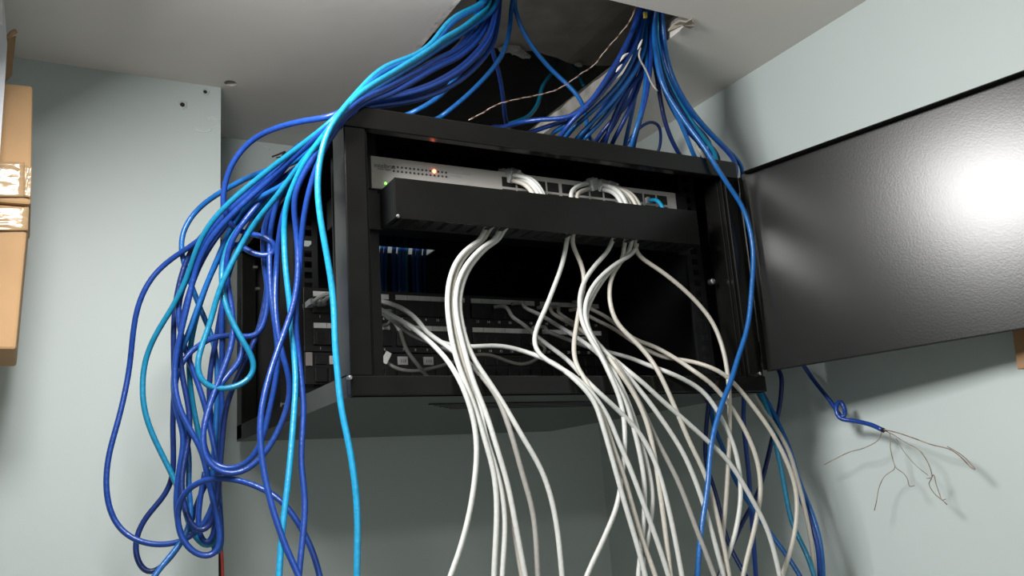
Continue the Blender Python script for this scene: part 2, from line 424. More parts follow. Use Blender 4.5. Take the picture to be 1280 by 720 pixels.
# ================================================================== SWITCH
SY = .9055
a = at(463, 198, SY); b = at(466, 235, SY); c = at(843, 240, SY)
sx0, sx1, sz0, sz1 = a.x, c.x, b.z-.0005, (a.z+c.z)/2+.0005
sw = thing('network_switch', ((sx0+sx1)/2, SY+.08, sz0), 'grey fronted network switch with a glowing red light, top of the cabinet', 'network switch')
bm = B(); box(bm, sx0, sx1, SY+.0015, SY+.17, sz0, sz1, .001); obj('housing', bm, 'inner', sw)
bm = B(); box(bm, sx0, sx1, SY-.0015, SY+.0015, sz0, sz1, .0006); obj('faceplate', bm, 'switch', sw)
for xa, xb in ((sx0-.020, sx0-.0003), (sx1+.0003, sx1+.020)):
    bm = B(); box(bm, xa, xb, SY, SY+.002, sz0, sz1, .0004); obj('rack_ear', bm, 'inner', sw)
sf = SY-.0016
def sp(u, v): return at(u, v, sf)
p = sp(467.5, 208.5); bm = text_bm('intelbras', .0075, (p.x, sf, p.z)); obj('lettering', bm, 'print_dark', sw)
p = sp(472, 211.5); bm = text_bm('Switch Gigabit', .0028, (p.x, sf, p.z)); obj('lettering', bm, 'print_dark', sw)
p = sp(561, 216); bm = text_bm('Link / Act   Velocidade', .0032, (p.x, sf, p.z)); obj('lettering', bm, 'switch', sw)
p = sp(563, 220.5); bm = text_bm('1000 Mbps', .0032, (p.x, sf, p.z)); obj('lettering', bm, 'switch', sw)
bm = B(); p0, p1 = sp(492, 208.5), sp(557.5, 215.8)
for k in range(14):
    for r in range(2):
        if k == 10 and r == 0: continue
        q = p0.lerp(p1, k/13); q = V((q.x, sf+.0004, q.z-.0052*r)); cyl(bm, q, (0, -1, 0), .0013, .0008, 10)
obj('indicator_row', bm, 'print_dark', sw)
q = p0.lerp(p1, 10/13); bm = B(); bmesh.ops.create_uvsphere(bm, u_segments=14, v_segments=8, radius=.0021, matrix=Matrix.Translation((q.x, sf, q.z)))
o = obj('status_light', bm, 'red_led', sw); o['label'] = 'glowing red light'
q = sp(482, 229.3); bm = B(); bmesh.ops.create_uvsphere(bm, u_segments=14, v_segments=8, radius=.0015, matrix=Matrix.Translation((q.x, sf, q.z)))
o = obj('power_light', bm, 'green_led', sw); o['label'] = 'green power light'
px0, px1 = sp(626, 222).x, sp(836, 247).x
pw = (px1-px0)/12; prt = []
for k in range(12):
    for r in range(2):
        x = px0+k*pw; zz = sz1-.0065-.0155*r
        bm = B(); g = .0016 + (.0022 if k % 4 == 3 else 0)
        box(bm, x+.0012, x+pw-g, sf-.0004, sf+.001, zz-.0125, zz, .0004)
        obj('port', bm, 'port', sw)

# ================================================================== CABLE MANAGER (hollow duct in front of the switch)
mx0, mx1, mz0, mz1, my0, my1 = .3378, .7550, .2950, .3412, .8535, .9000
cmn = thing('cable_manager', ((mx0+mx1)/2, (my0+my1)/2, mz0), 'black cable duct in front of the switch, grey cables leaving it below', 'cable duct')
bm = B(); box(bm, mx0, mx1, my0, my0+.002, mz0, mz1, .0007)
obj('cover', bm, 'rack', cmn)
bm = B(); box(bm, mx0, mx1, my1-.002, my1, mz0+.003, mz1-.010); 
box(bm, mx0-.018, mx0, my1-.002, my1, mz0, mz1-.004, .0004); box(bm, mx1, mx1+.018, my1-.002, my1, mz0, mz1-.004, .0004)
obj('back_plate', bm, 'inner', cmn)
for x in (mx0, mx1-.002):
    bm = B(); box(bm, x, x+.002, my0+.002, my1-.002, mz0+.001, mz1-.001); obj('end_plate', bm, 'inner', cmn)
bm = B()
for k in range(23):
    x = mx0+.008+k*(mx1-mx0-.022)/22
    box(bm, x, x+.005, my0+.002, my1-.012, mz0+.002, mz0+.0035)
obj('finger_row', bm, 'inner', cmn)
for u in (497.5,):
    p = at(u, 270, my0-.001); bm = B(); bmesh.ops.create_uvsphere(bm, u_segments=10, v_segments=6, radius=.0022, matrix=Matrix.Translation(p)); o = obj('cover_clip', bm, 'steel', cmn)

# ================================================================== PATCH PANELS on the rear rails
PY = 1.140
pxa, pxb = .3166, .7986
def patch_panel(zlab, label, plugs_note=None, dim=False):
    z1 = zlab+.0085; z0 = z1-.0435
    t = thing('patch_panel', ((pxa+pxb)/2, PY+.02, z0), label, 'patch panel', None)
    bm = B(); box(bm, pxa, pxb, PY, PY+.003, z0, z1, .0006); box(bm, pxa+.02, pxb-.02, PY+.003, PY+.035, z0+.004, z1-.004); obj('panel_plate', bm, 'panel', t)
    gx0 = pxa+.0125
    gw = .107; gg = .0095
    for g in range(4):
        x = gx0+g*(gw+gg)
        bm = B()
        for k in range(6): box(bm, x+k*gw/6+.0003, x+(k+1)*gw/6-.0003, PY-.0010, PY+.0002, zlab-.0034, zlab+.0034)
        obj('label_strip', bm, 'label', t)
        bm = B(); box(bm, x-.001, x+gw+.001, PY-.004, PY, z0+.0085, zlab-.0055, .0006); obj('port_block', bm, 'panel', t)
        for k in range(6):
            bm = B(); q = x+k*gw/6; box(bm, q+.0028, q+gw/6-.0028, PY-.0044, PY-.003, z0+.0115, zlab-.0095, .0003); box(bm, q+.0058, q+gw/6-.0058, PY-.0044, PY-.003, z0+.0092, z0+.0115); obj('port', bm, 'port', t)
        bm = B()
        for k in range(6):
            join(bm, text_bm(str(g*6+k+1), .0052, (x+(k+.5)*gw/6, PY-.0006, z0+.0025), 'CENTER'))
        obj('number_row', bm, 'print', t)
    return t
patch_panel(.2775, 'upper numbered patch panel with a white label strip, inside the cabinet')
patch_panel(.2345, 'lower numbered patch panel with a white label strip, inside the cabinet')
# the icon panel below them
z1 = .1985; z0 = .156
t = thing('keystone_panel', ((pxa+pxb)/2, PY+.02, z0), 'lowest black panel in the cabinet with small square icons and white tags', 'patch panel')
bm = B(); box(bm, pxa, pxb, PY, PY+.003, z0, z1, .0006); box(bm, pxa+.02, pxb-.02, PY+.003, PY+.03, z0+.004, z1-.004); obj('panel_plate', bm, 'panel', t)
for k in range(24):
    x = pxa+.012+k*(pxb-pxa-.024)/24
    bm = B(); box(bm, x+.0012, x+.0178, PY-.003, PY, z0+.003, z0+.022, .0006); obj('port', bm, 'port', t)
    bm = B(); box(bm, x+.002, x+.017, PY-.002, PY, z0+.0265, z0+.038, .0005); box(bm, x+.0065, x+.0125, PY-.0024, PY-.0018, z0+.030, z0+.0345)
    wh = k in (1, 6, 8); o = obj('label_window', bm, 'label' if wh else 'panel', t)
    if wh: o['label'] = 'white paper tag'
    if wh:
        bm = text_bm('113', .006, (x+.0095, PY-.0028, z0+.0298), 'CENTER'); obj('lettering', bm, 'print_dark', t)
bm = B(); p = at(380, 462, PY); box(bm, pxa+.001, pxa+.010, PY-.003, PY-.0005, z0+.024, z0+.042, .0008); obj('end_tag', bm, 'label_grey', t)

exec_marker = 0
# ================================================================== CABLES
RB, RG = .0032, .00285
def plug(parent, p, d, clear='clear'):
    "a see-through plug whose cable leaves along d"
    d = Vector(d).normalized(); q = d.to_track_quat('Z', 'Y').to_matrix().to_4x4()
    bm = B(); b2 = B(); box(b2, -.0055, .0055, -.004, .004, -.019, 0, .0008); box(b2, -.0025, .0025, .004, .0058, -.016, -.002, .0004)
    bmesh.ops.transform(b2, matrix=Matrix.Translation(Vector(p)) @ q, verts=b2.verts); join(bm, b2)
    o = obj('plug', bm, clear, parent); o['label'] = 'clear plastic plug'
    return o
def up_head(p, y=.86, z=.70): return V((p[0], y, z))

# ---- left bundle: out of the ceiling cut-out, over the cabinet's top left corner, down its left side
CA = [(607, 0, .91), (590, 10), (565, 23), (550, 40, .895), (542, 52), (523, 67), (509, 73), (482, 83), (465, 96), (442, 121, .84)]
CB = [(613, 3, .915), (598, 19), (573, 38), (557, 46, .89), (540, 60), (513, 77), (492, 90), (465, 106), (442, 123, .836)]
CC = [(621, 2, .92), (594, 27), (569, 44, .90), (544, 60), (519, 77), (502, 87), (473, 106), (450, 120, .842)]
CD = [(600, 2, .925), (598, 15), (582, 46), (557, 69, .90), (530, 83), (509, 94), (475, 112), (447, 125, .838)]
CE = [(622, 2, .925), (619, 20), (613, 46), (586, 79, .90), (569, 92), (544, 106), (513, 117), (482, 123), (450, 129, .850)]
CF = [(612, 2, .93), (607, 25), (598, 42), (573, 65, .905), (544, 79), (509, 100), (480, 116), (448, 127, .843)]
def off(P, du, dv, dy=0):
    out = []
    for i, p in enumerate(P):
        k = math.sin(math.pi*(i+1)/(len(P)+1))
        q = (p[0]+du*(.5+.5*k), p[1]+dv*(.5+.5*k))
        out.append(q if len(p) == 2 else (*q, p[2]+dy))
    return out
def L(trunk, rest, m, label, head=True, r=RB, it=14):
    q = path3([trunk[0] if len(trunk[0]) == 3 else (*trunk[0], .92)])[0]
    pts = ([V((q.x-.01, q.y-.03, .70))] if head else [])+trunk+rest
    return cable(pts, m, r, label, 'blue and cyan cables of the left bundle', it=it)
L(CA, [(425, 141, .825), (411, 160), (402, 188), (397, 220, .832), (398, 256), (407, 310), (415, 357, .842), (418, 393), (419, 437), (423, 473, .835), (425, 503), (436, 554), (443, 597, .82), (447, 640), (446, 735, .81)], 'cyan', 'bright cyan cable hanging down right beside the left front post')
L(CB, [(421, 148, .83), (400, 176), (382, 200), (369, 227, .90), (358, 252), (355, 285, .93), (357, 336), (363, 386), (367, 437, .93), (370, 470), (367, 525), (360, 604, .90), (353, 662), (348, 735, .88)], 'cyan', 'long cyan cable falling straight between royal blue ones, left of the cabinet')
L(CE, [(424, 147, .840), (404, 178), (390, 200), (378, 220, .885), (367, 245), (371, 292, .915), (373, 339), (367, 382), (353, 422, .92), (338, 465), (326, 515), (325, 545), (329, 586, .90), (342, 640), (360, 691), (380, 735, .87)], 'royal', 'royal blue cable that bows left under the cabinet corner and crosses lower right')
L(off(CE, 4, 10, .008), [(427, 150, .846), (412, 172), (401, 195), (391, 222, .88), (381, 263), (376, 310, .915), (373, 360), (369, 400), (374, 445, .93), (377, 480), (380, 507), (376, 579, .915), (382, 626), (378, 677), (372, 735, .89)], 'royal', 'royal blue cable with a small kink hanging beside the long cyan one')
L(off(CD, -2, 4), [(418, 152, .84), (395, 182), (372, 212), (352, 240, .95), (342, 265), (337, 300, .98), (337, 330), (338, 362), (343, 400), (348, 440, .975), (345, 475), (338, 507), (324, 561, .99), (306, 583), (280, 588), (259, 574, 1.02), (253, 545), (260, 510), (281, 472, 1.0), (300, 454), (305, 438), (292, 408), (280, 372, 1.03), (276, 340), (284, 300), (300, 270, 1.0), (330, 240), (360, 205, .93)], 'royal', 'royal blue cable dropping by the cabinet side into a loop below its corner')
L(off(CF, 0, -4), [(416, 153, .845), (380, 186), (335, 222, .96), (285, 265), (256, 300), (240, 335, 1.05), (226, 365), (222, 395), (228, 425), (240, 460, 1.06), (252, 492), (263, 536), (273, 597, 1.05), (266, 632), (252, 662), (226, 678, 1.06), (205, 682), (172, 677), (147, 659, 1.09), (134, 626), (134, 579), (151, 514), (162, 460, 1.1), (166, 419), (172, 383), (187, 350), (208, 328, 1.07), (247, 302), (290, 262, 1.0), (335, 216), (376, 180, .92)], 'royal', 'outermost royal blue loop bulging widest over the pale left wall')
L(off(CB, -2, 3), [(417, 150, .835), (375, 183), (330, 217, .94), (286, 254), (262, 280), (245, 312), (237, 339, 1.03), (219, 379), (194, 419), (181, 451, 1.08), (178, 480), (179, 507), (189, 540), (208, 579, 1.08), (225, 615), (236, 655), (248, 680, 1.07), (262, 688), (270, 684), (271, 660), (266, 625, 1.08), (260, 595), (250, 550), (240, 500, 1.08), (236, 450), (247, 390), (268, 333, 1.04), (300, 282), (340, 232, .97)], 'teal', 'teal blue cable making the second widest sweep over the pale wall')
L(CC, [(420, 150, .83), (395, 182), (368, 215, .90), (345, 247), (325, 270), (310, 292, .97), (288, 332), (273, 365), (263, 404, 1.0), (248, 444), (245, 466), (254, 483), (277, 488, 1.0), (302, 482), (319, 469), (321, 455), (308, 434, .99), (291, 404), (278, 368), (278, 330, 1.0), (290, 295), (315, 268, .98), (350, 236)], 'teal', 'teal cable curling into a small hook left of the cabinet bottom corner')
L(off(CA, 2, 4), [(419, 154, .845), (398, 180), (364, 205), (343, 210, .97), (317, 219), (273, 242), (245, 263, 1.06), (227, 292), (226, 314), (237, 350), (252, 390, 1.07), (265, 419), (269, 437), (272, 470, 1.07), (271, 510), (268, 560), (266, 600, 1.07), (268, 650), (266, 690, 1.08), (271, 700), (277, 690), (276, 655, 1.09), (273, 600), (272, 520), (277, 450, 1.09), (279, 400)], 'mid', 'mid blue cable arching left across the wall corner then dropping along the edge')
L(off(CF, -3, 3), [(415, 146, .835), (400, 148), (370, 153, .88), (337, 163), (312, 177, .95), (292, 200), (281, 228, .98), (278, 257), (283, 277), (297, 290, 1.0), (318, 293), (338, 297, .97), (350, 309), (344, 321), (324, 321), (306, 312, .99), (294, 300), (284, 318, 1.02), (281, 360), (277, 400), (278, 440, 1.04), (276, 475), (278, 520), (274, 590, 1.06), (270, 650), (262, 686), (250, 678, 1.07), (248, 640), (256, 590)], 'royal', 'royal blue cable arching highest and leftmost from the corner, ending in a ring')
L(off(CC, 1, 3), [(419, 154, .84), (392, 187), (360, 228, .92), (337, 240), (318, 251), (303, 262, .99), (290, 282), (273, 321), (259, 354, 1.03), (248, 382), (234, 422), (220, 451, 1.05), (216, 480), (220, 510), (234, 550, 1.07), (237, 579), (235, 612), (240, 640), (237, 660, 1.06), (228, 677), (201, 709), (183, 735, 1.05)], 'mid', 'mid blue cable weaving through the loops and leaving the picture at lower left')
L(off(CE, -2, -2), [(418, 156, .85), (395, 190), (345, 228, .96), (300, 257), (262, 285), (238, 314, 1.06), (225, 350), (218, 390), (217, 440, 1.08), (218, 480), (216, 525), (217, 575), (216, 600, 1.1), (205, 622), (184, 643), (170, 669, 1.11), (168, 690), (175, 711), (187, 722), (205, 707, 1.1), (228, 677), (240, 652), (247, 625, 1.09), (258, 603), (269, 585), (268, 550, 1.08), (262, 510), (262, 470), (270, 425, 1.06), (277, 385), (286, 340), (312, 282, 1.0), (345, 232)], 'navy', 'dark blue cable ending in the big round loop at the bottom left')
L(off(CD, 2, 1), [(419, 151, .832), (378, 187), (340, 222, .94), (290, 268), (262, 300), (245, 335, 1.02), (236, 375), (224, 425), (218, 460, 1.04), (219, 490), (224, 510), (236, 535), (252, 561, 1.03), (261, 604), (270, 640), (277, 677), (274, 694, 1.03), (261, 700), (241, 692), (226, 675), (221, 648, 1.04), (227, 619), (245, 603), (266, 597, 1.0), (295, 599), (331, 612), (353, 626, .95), (371, 651), (389, 684), (403, 735, .92)], 'royal', 'royal blue cable that arcs rightward from the lower loops to below the cabinet')
L(off(CD, 0, 6), [(420, 158, .848), (400, 190), (370, 228, .94), (345, 252), (332, 275), (333, 320, 1.0), (335, 355), (330, 385), (322, 418), (307, 450, 1.02), (290, 486), (281, 514), (277, 560, 1.03), (273, 600), (268, 640), (262, 665, 1.04), (246, 668), (232, 640), (226, 600), (234, 560, 1.05), (238, 525), (233, 495), (226, 460, 1.05), (225, 420), (235, 370), (255, 320, 1.02), (290, 272), (330, 233, .97)], 'navy', 'dark blue cable slanting down behind the teal hook to the wall corner')
L(off(CF, 3, 5), [(422, 158, .85), (405, 185), (380, 215, .92), (356, 240), (342, 258, .97), (331, 275), (330, 330, 1.0), (336, 370), (330, 405), (322, 424, 1.01), (299, 419), (270, 420), (245, 433, 1.05), (226, 453), (217, 490), (222, 520), (231, 545, 1.05), (225, 580), (220, 620), (222, 655), (233, 684, 1.06), (250, 697), (270, 696), (277, 675, 1.06), (273, 630)], 'royal', 'royal blue cable bending back into a shallow arch left of the patch panels')
L(off(CE, 0, 2, .004), [(421, 153, .837), (400, 185), (378, 212), (366, 235, .92), (352, 275), (346, 330, .965), (344, 385), (352, 440, .955), (364, 482), (356, 520), (333, 565, .97), (304, 592), (277, 593), (258, 578, .99), (252, 555), (258, 520), (268, 490, 1.0), (282, 455), (291, 428), (292, 398), (284, 352, 1.0), (285, 310), (312, 268, .97), (350, 226)], 'royal', 'royal blue cable with a narrow teardrop loop hanging under the cabinet corner')

# ---- cables crossing the cut-out towards the cabinet's rear entry
REAR = 'blue cables running from the cut-out to the rear of the cabinet'
REARN = [0]
def rear(x):
    REARN[0] += 1; xe = .452+.0072*((REARN[0]*7) % 20)+random.uniform(-.004, .004)
    return [V((x*.6+xe*.4, 1.20, .448)), V((xe, 1.33, .440)), V((xe, 1.362, .425)), V((xe, 1.370, .39)), V((xe, 1.372, .34)), V((xe, 1.372, .27))]
def R(pts, m, label, x=None, tail=True, r=RB):
    q = path3([pts[0]])[0]; e = path3(pts)[-1]
    full = [V((q.x, q.y-.05, .695))]+pts+(rear(min(max(x if x else e.x, .37), .765)) if tail else [])
    return cable(full, m, r, label, REAR if tail else None, it=12)
R([(614, 2, .935), (617, 25), (613, 52, .93), (590, 77), (573, 90, .94), (561, 110), (538, 129), (511, 143, .96), (497, 152, 1.05)], 'mid', 'blue cable curving from the left bundle down onto the cabinet top')
R([(640, 1, .95), (638, 30), (632, 60, .96), (623, 77), (598, 106, .98), (573, 129), (550, 147, 1.0), (538, 156, 1.08)], 'mid', 'single blue cable swinging left across the dark cut-out', )
R([(614, 2, .93), (615, 40, .97), (613, 54), (621, 81, 1.0), (627, 108), (632, 152, 1.05), (634, 166, 1.1)], 'navy', 'dark blue cable hanging straight down inside the dark cut-out')
R([(642, 1, .95), (645, 18), (655, 42, .96), (670, 65), (692, 90, .97), (712, 108), (726, 124, .96), (732, 142), (735, 168, .98), (736, 182, 1.05)], 'mid', 'single blue cable slanting right across the dark cut-out')
R([(706, 60, 1.26), (697, 78, 1.22), (688, 94, 1.17), (678, 108), (672, 131, 1.12), (660, 146), (643, 153, 1.08), (627, 159, 1.08), (615, 168, 1.1)], 'teal', 'dim teal cable looping down in the dark part of the cut-out')
R([(800, 15, .885), (790, 40), (775, 70, .885), (760, 95), (745, 118, .89), (728, 138), (712, 147, .91), (680, 149), (655, 152, .95), (628, 159, 1.0), (610, 163, 1.07)], 'royal', 'royal blue cable of the right bundle reaching furthest left on the cabinet top')
R([(803, 15, .89), (796, 50), (780, 80, .89), (757, 110), (735, 135, .90), (715, 149), (690, 156, .94), (665, 165, .97), (650, 173, 1.05)], 'royal', 'royal blue cable of the right bundle reaching second furthest left')
R([(797, 17, .895), (785, 55), (765, 95, .895), (745, 122), (725, 141, .90), (709, 158), (700, 171, .93), (694, 182, 1.0)], 'royal', 'royal blue cable on the left flank of the right bundle')
R([(806, 20, .895), (797, 60), (777, 100, .90), (752, 128), (730, 148, .91), (714, 162), (706, 173, .94), (700, 184, 1.0)], 'mid', 'mid blue cable inside the left flank of the right bundle')
R([(808, 20, .90), (806, 60), (790, 95, .90), (775, 115), (762, 131, .905), (743, 150), (722, 172, .93), (712, 184, 1.0)], 'mid', 'brightest blue cable of the right bundle, slanting to the cabinet top')
R([(810, 20, .905), (808, 60), (793, 90, .91), (780, 112), (763, 138, .915), (746, 158), (729, 174, .93), (720, 186, 1.0)], 'mid', 'mid blue cable right of the brightest slanting one in the right bundle')
R([(812, 25, .91), (810, 60), (800, 95, .91), (785, 112), (774, 130, .915), (767, 147), (756, 178, .94), (751, 190, 1.0)], 'royal', 'royal blue cable falling steeply in the middle of the right bundle')
R([(806, 30, .915), (800, 75), (788, 105, .92), (779, 130), (771, 150, .93), (761, 166), (750, 180, .95), (744, 190, 1.0)], 'royal', 'royal blue cable behind the steep middle one of the right bundle')
R([(808, 25, .92), (805, 70), (797, 103, .93), (785, 130), (766, 150, .95), (754, 163), (744, 178, .98), (738, 188, 1.05)], 'navy', 'dull dark cable at the back of the right bundle')
R([(809, 25, .925), (804, 70), (798, 100, .93), (792, 130), (788, 150, .94), (783, 172), (780, 186, .96), (778, 196, 1.05)], 'mid', 'thin looking blue cable dropping beside the pale ceiling right of the cut-out')
R([(811, 25, .905), (808, 75), (807, 105, .90), (803, 135), (797, 155, .90), (790, 178), (787, 190, .92), (785, 200, 1.0)], 'mid', 'bright blue cable dropping nearly straight from the right bundle')
R([(772, 158, 1.18), (762, 152, 1.10), (745, 150, 1.03), (728, 152, 1.02), (714, 154, 1.03), (703, 165, 1.06)], 'navy', 'dark blue cable lying crosswise behind the right bundle', tail=True) if False else None
cable([V((.70, 1.20, .428)), V((.715, 1.15, .426)), (777, 190, 1.08), (786, 176, 1.06), (795, 164), (806, 155, 1.05), (817, 152.5), (825, 158, 1.06), (826, 171), (823, 190, 1.08), V((.80, 1.2, .43))], 'navy', .0026, 'dark blue cable making a small hoop over the cabinet top', it=6)
R([(816, 25, .91), (815, 60), (820, 90, .91), (825, 120), (830, 148, .92), (838, 172), (850, 195, .93), (856, 206, 1.0)], 'navy', 'dark blue cable dropping onto the right part of the cabinet top', x=.76)
R([(820, 30, .90), (822, 65), (828, 100, .895), (836, 122), (848, 148, .90), (859, 173), (868, 197, .91), (873, 208, .99)], 'mid', 'light blue cable dropping onto the right part of the cabinet top', x=.765)
R([(801, 18, .90), (792, 52), (772, 88, .90), (750, 116), (733, 134, .905), (718, 150), (697, 162, .94), (685, 174, 1.0)], 'mid', 'blue cable among the leftmost three of the right bundle, middle of them')
R([(809, 22, .91), (803, 58), (787, 90, .91), (768, 116), (752, 138, .92), (735, 160), (724, 175, .95), (718, 186, 1.02)], 'royal', 'royal blue cable tucked behind the brightest slanting one')
R([(813, 22, .915), (811, 58), (803, 92, .92), (794, 120), (783, 145, .92), (772, 166), (764, 181, .95), (758, 192, 1.02)], 'royal', 'royal blue cable right of the steep middle one of the right bundle')
R([(815, 24, .90), (814, 60), (812, 95, .895), (816, 125), (814, 100)][:3]+[(806, 128), (800, 150, .90), (793, 176), (790, 192, .93), (788, 202, 1.0)], 'royal', 'royal blue cable just right of the nearly straight bright one')
# ---- the one that comes over the front of the cabinet and hangs by the door
cable([V((.735, .82, .69)), (818, 26, .885), (820, 70, .878), (827, 104), (845, 135, .87), (862, 160), (880, 183, .848), (895, 208, .842), (915, 238), (928, 257), (936, 280, .838), (941, 305), (942, 325), (940, 355), (938, 383, .838), (934, 412), (922, 448, .838), (914, 476), (903, 503, .83), (889, 555), (885, 607), (877, 660, .82), (871, 735, .82)], 'mid', RB, 'bright blue cable draped over the cabinet front beside the open door', it=12)
# ---- right flank: over the right end and down between cabinet and wall
SIDE = 'blue cables falling between the cabinet and the right wall'
def side(top, mid, low, m, label, r=RB):
    P = [V((.73, .83, .69))]+path3(top)+[V(q) for q in mid]+[atx(u, v, x) for u, v, x in low]
    return cable(None, m, r, label, SIDE, it=12, raw=P)
side([(826, 30, .89), (830, 70), (840, 100, .895), (856, 130), (880, 160, .90), (906, 186), (922, 208, .90)], [(.868, .935, .36), (.885, .97, .28), (.89, .99, .2)], [(948, 496, .892), (969, 534, .893), (982, 563, .893), (992, 597, .893), (1001, 624, .89), (1010, 644, .89), (1020, 671, .888), (1024, 698, .886), (1025, 735, .884)], 'royal', 'royal blue cable right of the cabinet, running with the rightmost one')
side([(829, 36, .888), (835, 78), (848, 112, .892), (868, 143), (890, 168, .897), (914, 192), (930, 212, .905)], [(.876, .94, .35), (.893, .97, .28), (.90, .985, .2)], [(956, 496, .900), (975, 534, .900), (988, 563, .900), (997, 597, .900), (1007, 622, .898), (1016, 644, .896), (1024, 671, .893), (1028, 698, .89), (1029, 735, .888)], 'mid', 'rightmost blue cable hanging below the cabinet and door')
side([(824, 32, .895), (827, 75), (840, 110, .90), (853, 133), (867, 155, .905), (882, 175), (897, 198, .91)], [(.865, .97, .37), (.875, 1.0, .28)], [(944, 478, .88), (950, 490, .88), (963, 522, .88), (969, 553, .88), (977, 588, .88), (984, 628, .878), (990, 655, .876), (997, 670, .875), (1008, 691, .872), (1022, 735, .868)], 'teal', 'teal blue cable dropping left of the rightmost pair')
side([(822, 34, .90), (825, 80), (836, 112, .90), (852, 140), (875, 170), (900, 200, .915)], [(.87, 1.02, .36), (.89, 1.06, .25)], [(976, 462, .925), (977, 484, .925), (974, 512, .925), (968, 536, .92), (962, 563, .915), (952, 603, .905), (943, 627, .90), (934, 642, .895), (922, 666, .89), (908, 700, .88), (893, 735, .87)], 'navy', 'dark blue cable right of the cabinet crossing back to the left')
side([(823, 36, .905), (828, 84), (842, 118, .905), (862, 150), (890, 185, .915)], [(.862, 1.05, .36), (.868, 1.10, .25)], [(930, 485, .872), (930, 501, .872), (929, 522, .872), (932, 557, .872), (936, 592, .872), (938, 626, .872), (941, 662, .872), (946, 735, .872)], 'royal', 'royal blue cable hanging plumb below the right end of the cabinet')
side([(821, 38, .91), (826, 88), (838, 122, .91), (860, 157), (884, 188, .92)], [(.858, 1.12, .35), (.862, 1.17, .25)], [(893, 487, .862), (889, 505, .862), (891, 530, .862), (905, 563, .864), (918, 598, .866), (932, 622, .866), (947, 644, .866), (966, 671, .866), (983, 693, .866), (1008, 735, .866)], 'mid', 'blue cable below the cabinet slanting down to the right')
side([(820, 40, .912), (824, 90), (835, 125, .912), (855, 160), (880, 190, .925)], [(.856, 1.16, .34), (.858, 1.2, .25)], [(886, 487, .858), (885, 510, .858), (882, 545, .858), (882, 578, .858), (889, 600, .858), (897, 625, .858), (902, 650, .858), (914, 687, .858), (940, 735, .858)], 'navy', 'darkest blue cable below the cabinet behind the draped bright blue one')
cable(None, 'beige', .0028, 'pale cable running along the blue ones right of the cabinet', it=10,
      raw=[at(871, 182, .93), at(876, 190, .92), at(884, 205, .93), V((.862, .99, .34)), V((.87, 1.0, .25)), atx(936, 482, .876), atx(942, 492, .876), atx(957, 515, .878), atx(973, 540, .88), atx(986, 563, .882), atx(996, 597, .884), atx(1003, 622, .884), atx(1007, 642, .882), atx(1012, 664, .880), atx(1016, 690, .880), atx(1018, 740, .878)])
# small pale strand showing in the right bundle
cable([(801, 60, .875), (797, 70), (803, 80, .878), (810, 92), (813, 103, .885), (822, 114, .885)], 'beige', .0013, 'short pale strand showing among the right blue bundle', name='wire_strand', cat='wire', it=4)
for uv, lab in (([(803, 49, .868), (800, 56), (797, 62, .868)], 'topmost white tape sliver on the right blue bundle'), ([(786, 66, .868), (780, 70), (775, 77, .868)], 'left white tape sliver on the right blue bundle'), ([(778, 80, .868), (774, 85), (770, 90, .868)], 'lowest white tape sliver on the right blue bundle')):
    bm = B(); P = smooth_path(path3(uv), step=.002, it=1); tube(bm, P, .0024, 8, rfun=lambda i, n=len(P): .0004+.0014*math.sin(math.pi*i/(n-1)))
    tagit(obj('tape_sliver', bm, 'label'), lab, 'tape')
bm = B(); p = at(807, 19, .865); hexa(bm, [p+V(q)*.55 for q in ((-.006, -.002, -.009), (.004, -.002, -.007), (.004, .004, -.007), (-.006, .004, -.009), (-.005, -.002, .009), (.006, -.002, .009), (.006, .004, .009), (-.005, .004, .009))], .001)
tagit(obj('cable_tag', bm, 'yellow'), 'small yellow tag on the right bundle at the ceiling edge', 'tag')
# ---- twisted copper pair over the dark cut-out
def twisted(pts, r, turns_len, m, label, name='wire_pair'):
    P = smooth_path(path3(pts), step=.0022, it=6); bm = B(); n = len(P)
    for ph in (0, math.pi):
        Q = []
        for i, p in enumerate(P):
            t = (P[min(i+1, n-1)]-P[max(i-1, 0)]).normalized(); a = t.cross(V((0, 1, .3))).normalized(); b = t.cross(a)
            w = ph+i*.0022/turns_len*2*math.pi
            Q.append(p+(a*math.cos(w)+b*math.sin(w))*r*.9)
        b2 = B(); tube(b2, Q, r, 6)
        for f in b2.faces: f.material_index = 1 if ph else 0
        join(bm, b2)
    return tagit(obj(name, bm, m), label, 'wire')
twisted([V((.72, .83, .66)), (793, 12, .865), (790, 22), (777, 40, .88), (757, 63), (742, 82, .90), (728, 91), (710, 104, .90), (694, 113), (672, 119, .90), (647, 124), (621, 131, .885), (602, 142), (586, 150, .875)], .00055, .022, ['red_brown', 'pale_strand'], 'thin twisted copper coloured pair crossing the dark ceiling cut-out')

# ---- knotted cable with its bare conductors, hanging behind the door
KX = .932
kn = [V((.925, .97, .165)), atx(1000, 452, .93), atx(1007, 461, .93), atx(1016, 474, KX), atx(1028, 489, KX), atx(1042, 507, KX), atx(1048, 517, KX-.003), atx(1054, 524, KX-.004), atx(1057, 519, KX), atx(1054, 506, KX+.004), atx(1050, 500, KX+.003), atx(1046, 504, KX-.003), atx(1045, 515, KX-.008), atx(1050, 524, KX-.007), atx(1060, 525, KX-.003), atx(1078, 528, KX), atx(1092, 532, KX), atx(1104, 538, KX)]
kc, _ = cable(None, 'royal', .0029, 'blue cable end tied in a knot, bare wires splayed below the door', None, it=2, raw=kn)
def bare(uv, r=.00055, lab=None):
    P = smooth_path([atx(u, v, KX+random.uniform(-.003, .003)) for u, v in uv], step=.003, it=1); bm = B(); tube(bm, P, r, 6); return obj('bare_wire', bm, 'bare', kc)
bare([(1103, 538), (1098, 550), (1080, 560), (1062, 565), (1045, 573), (1030, 581)])
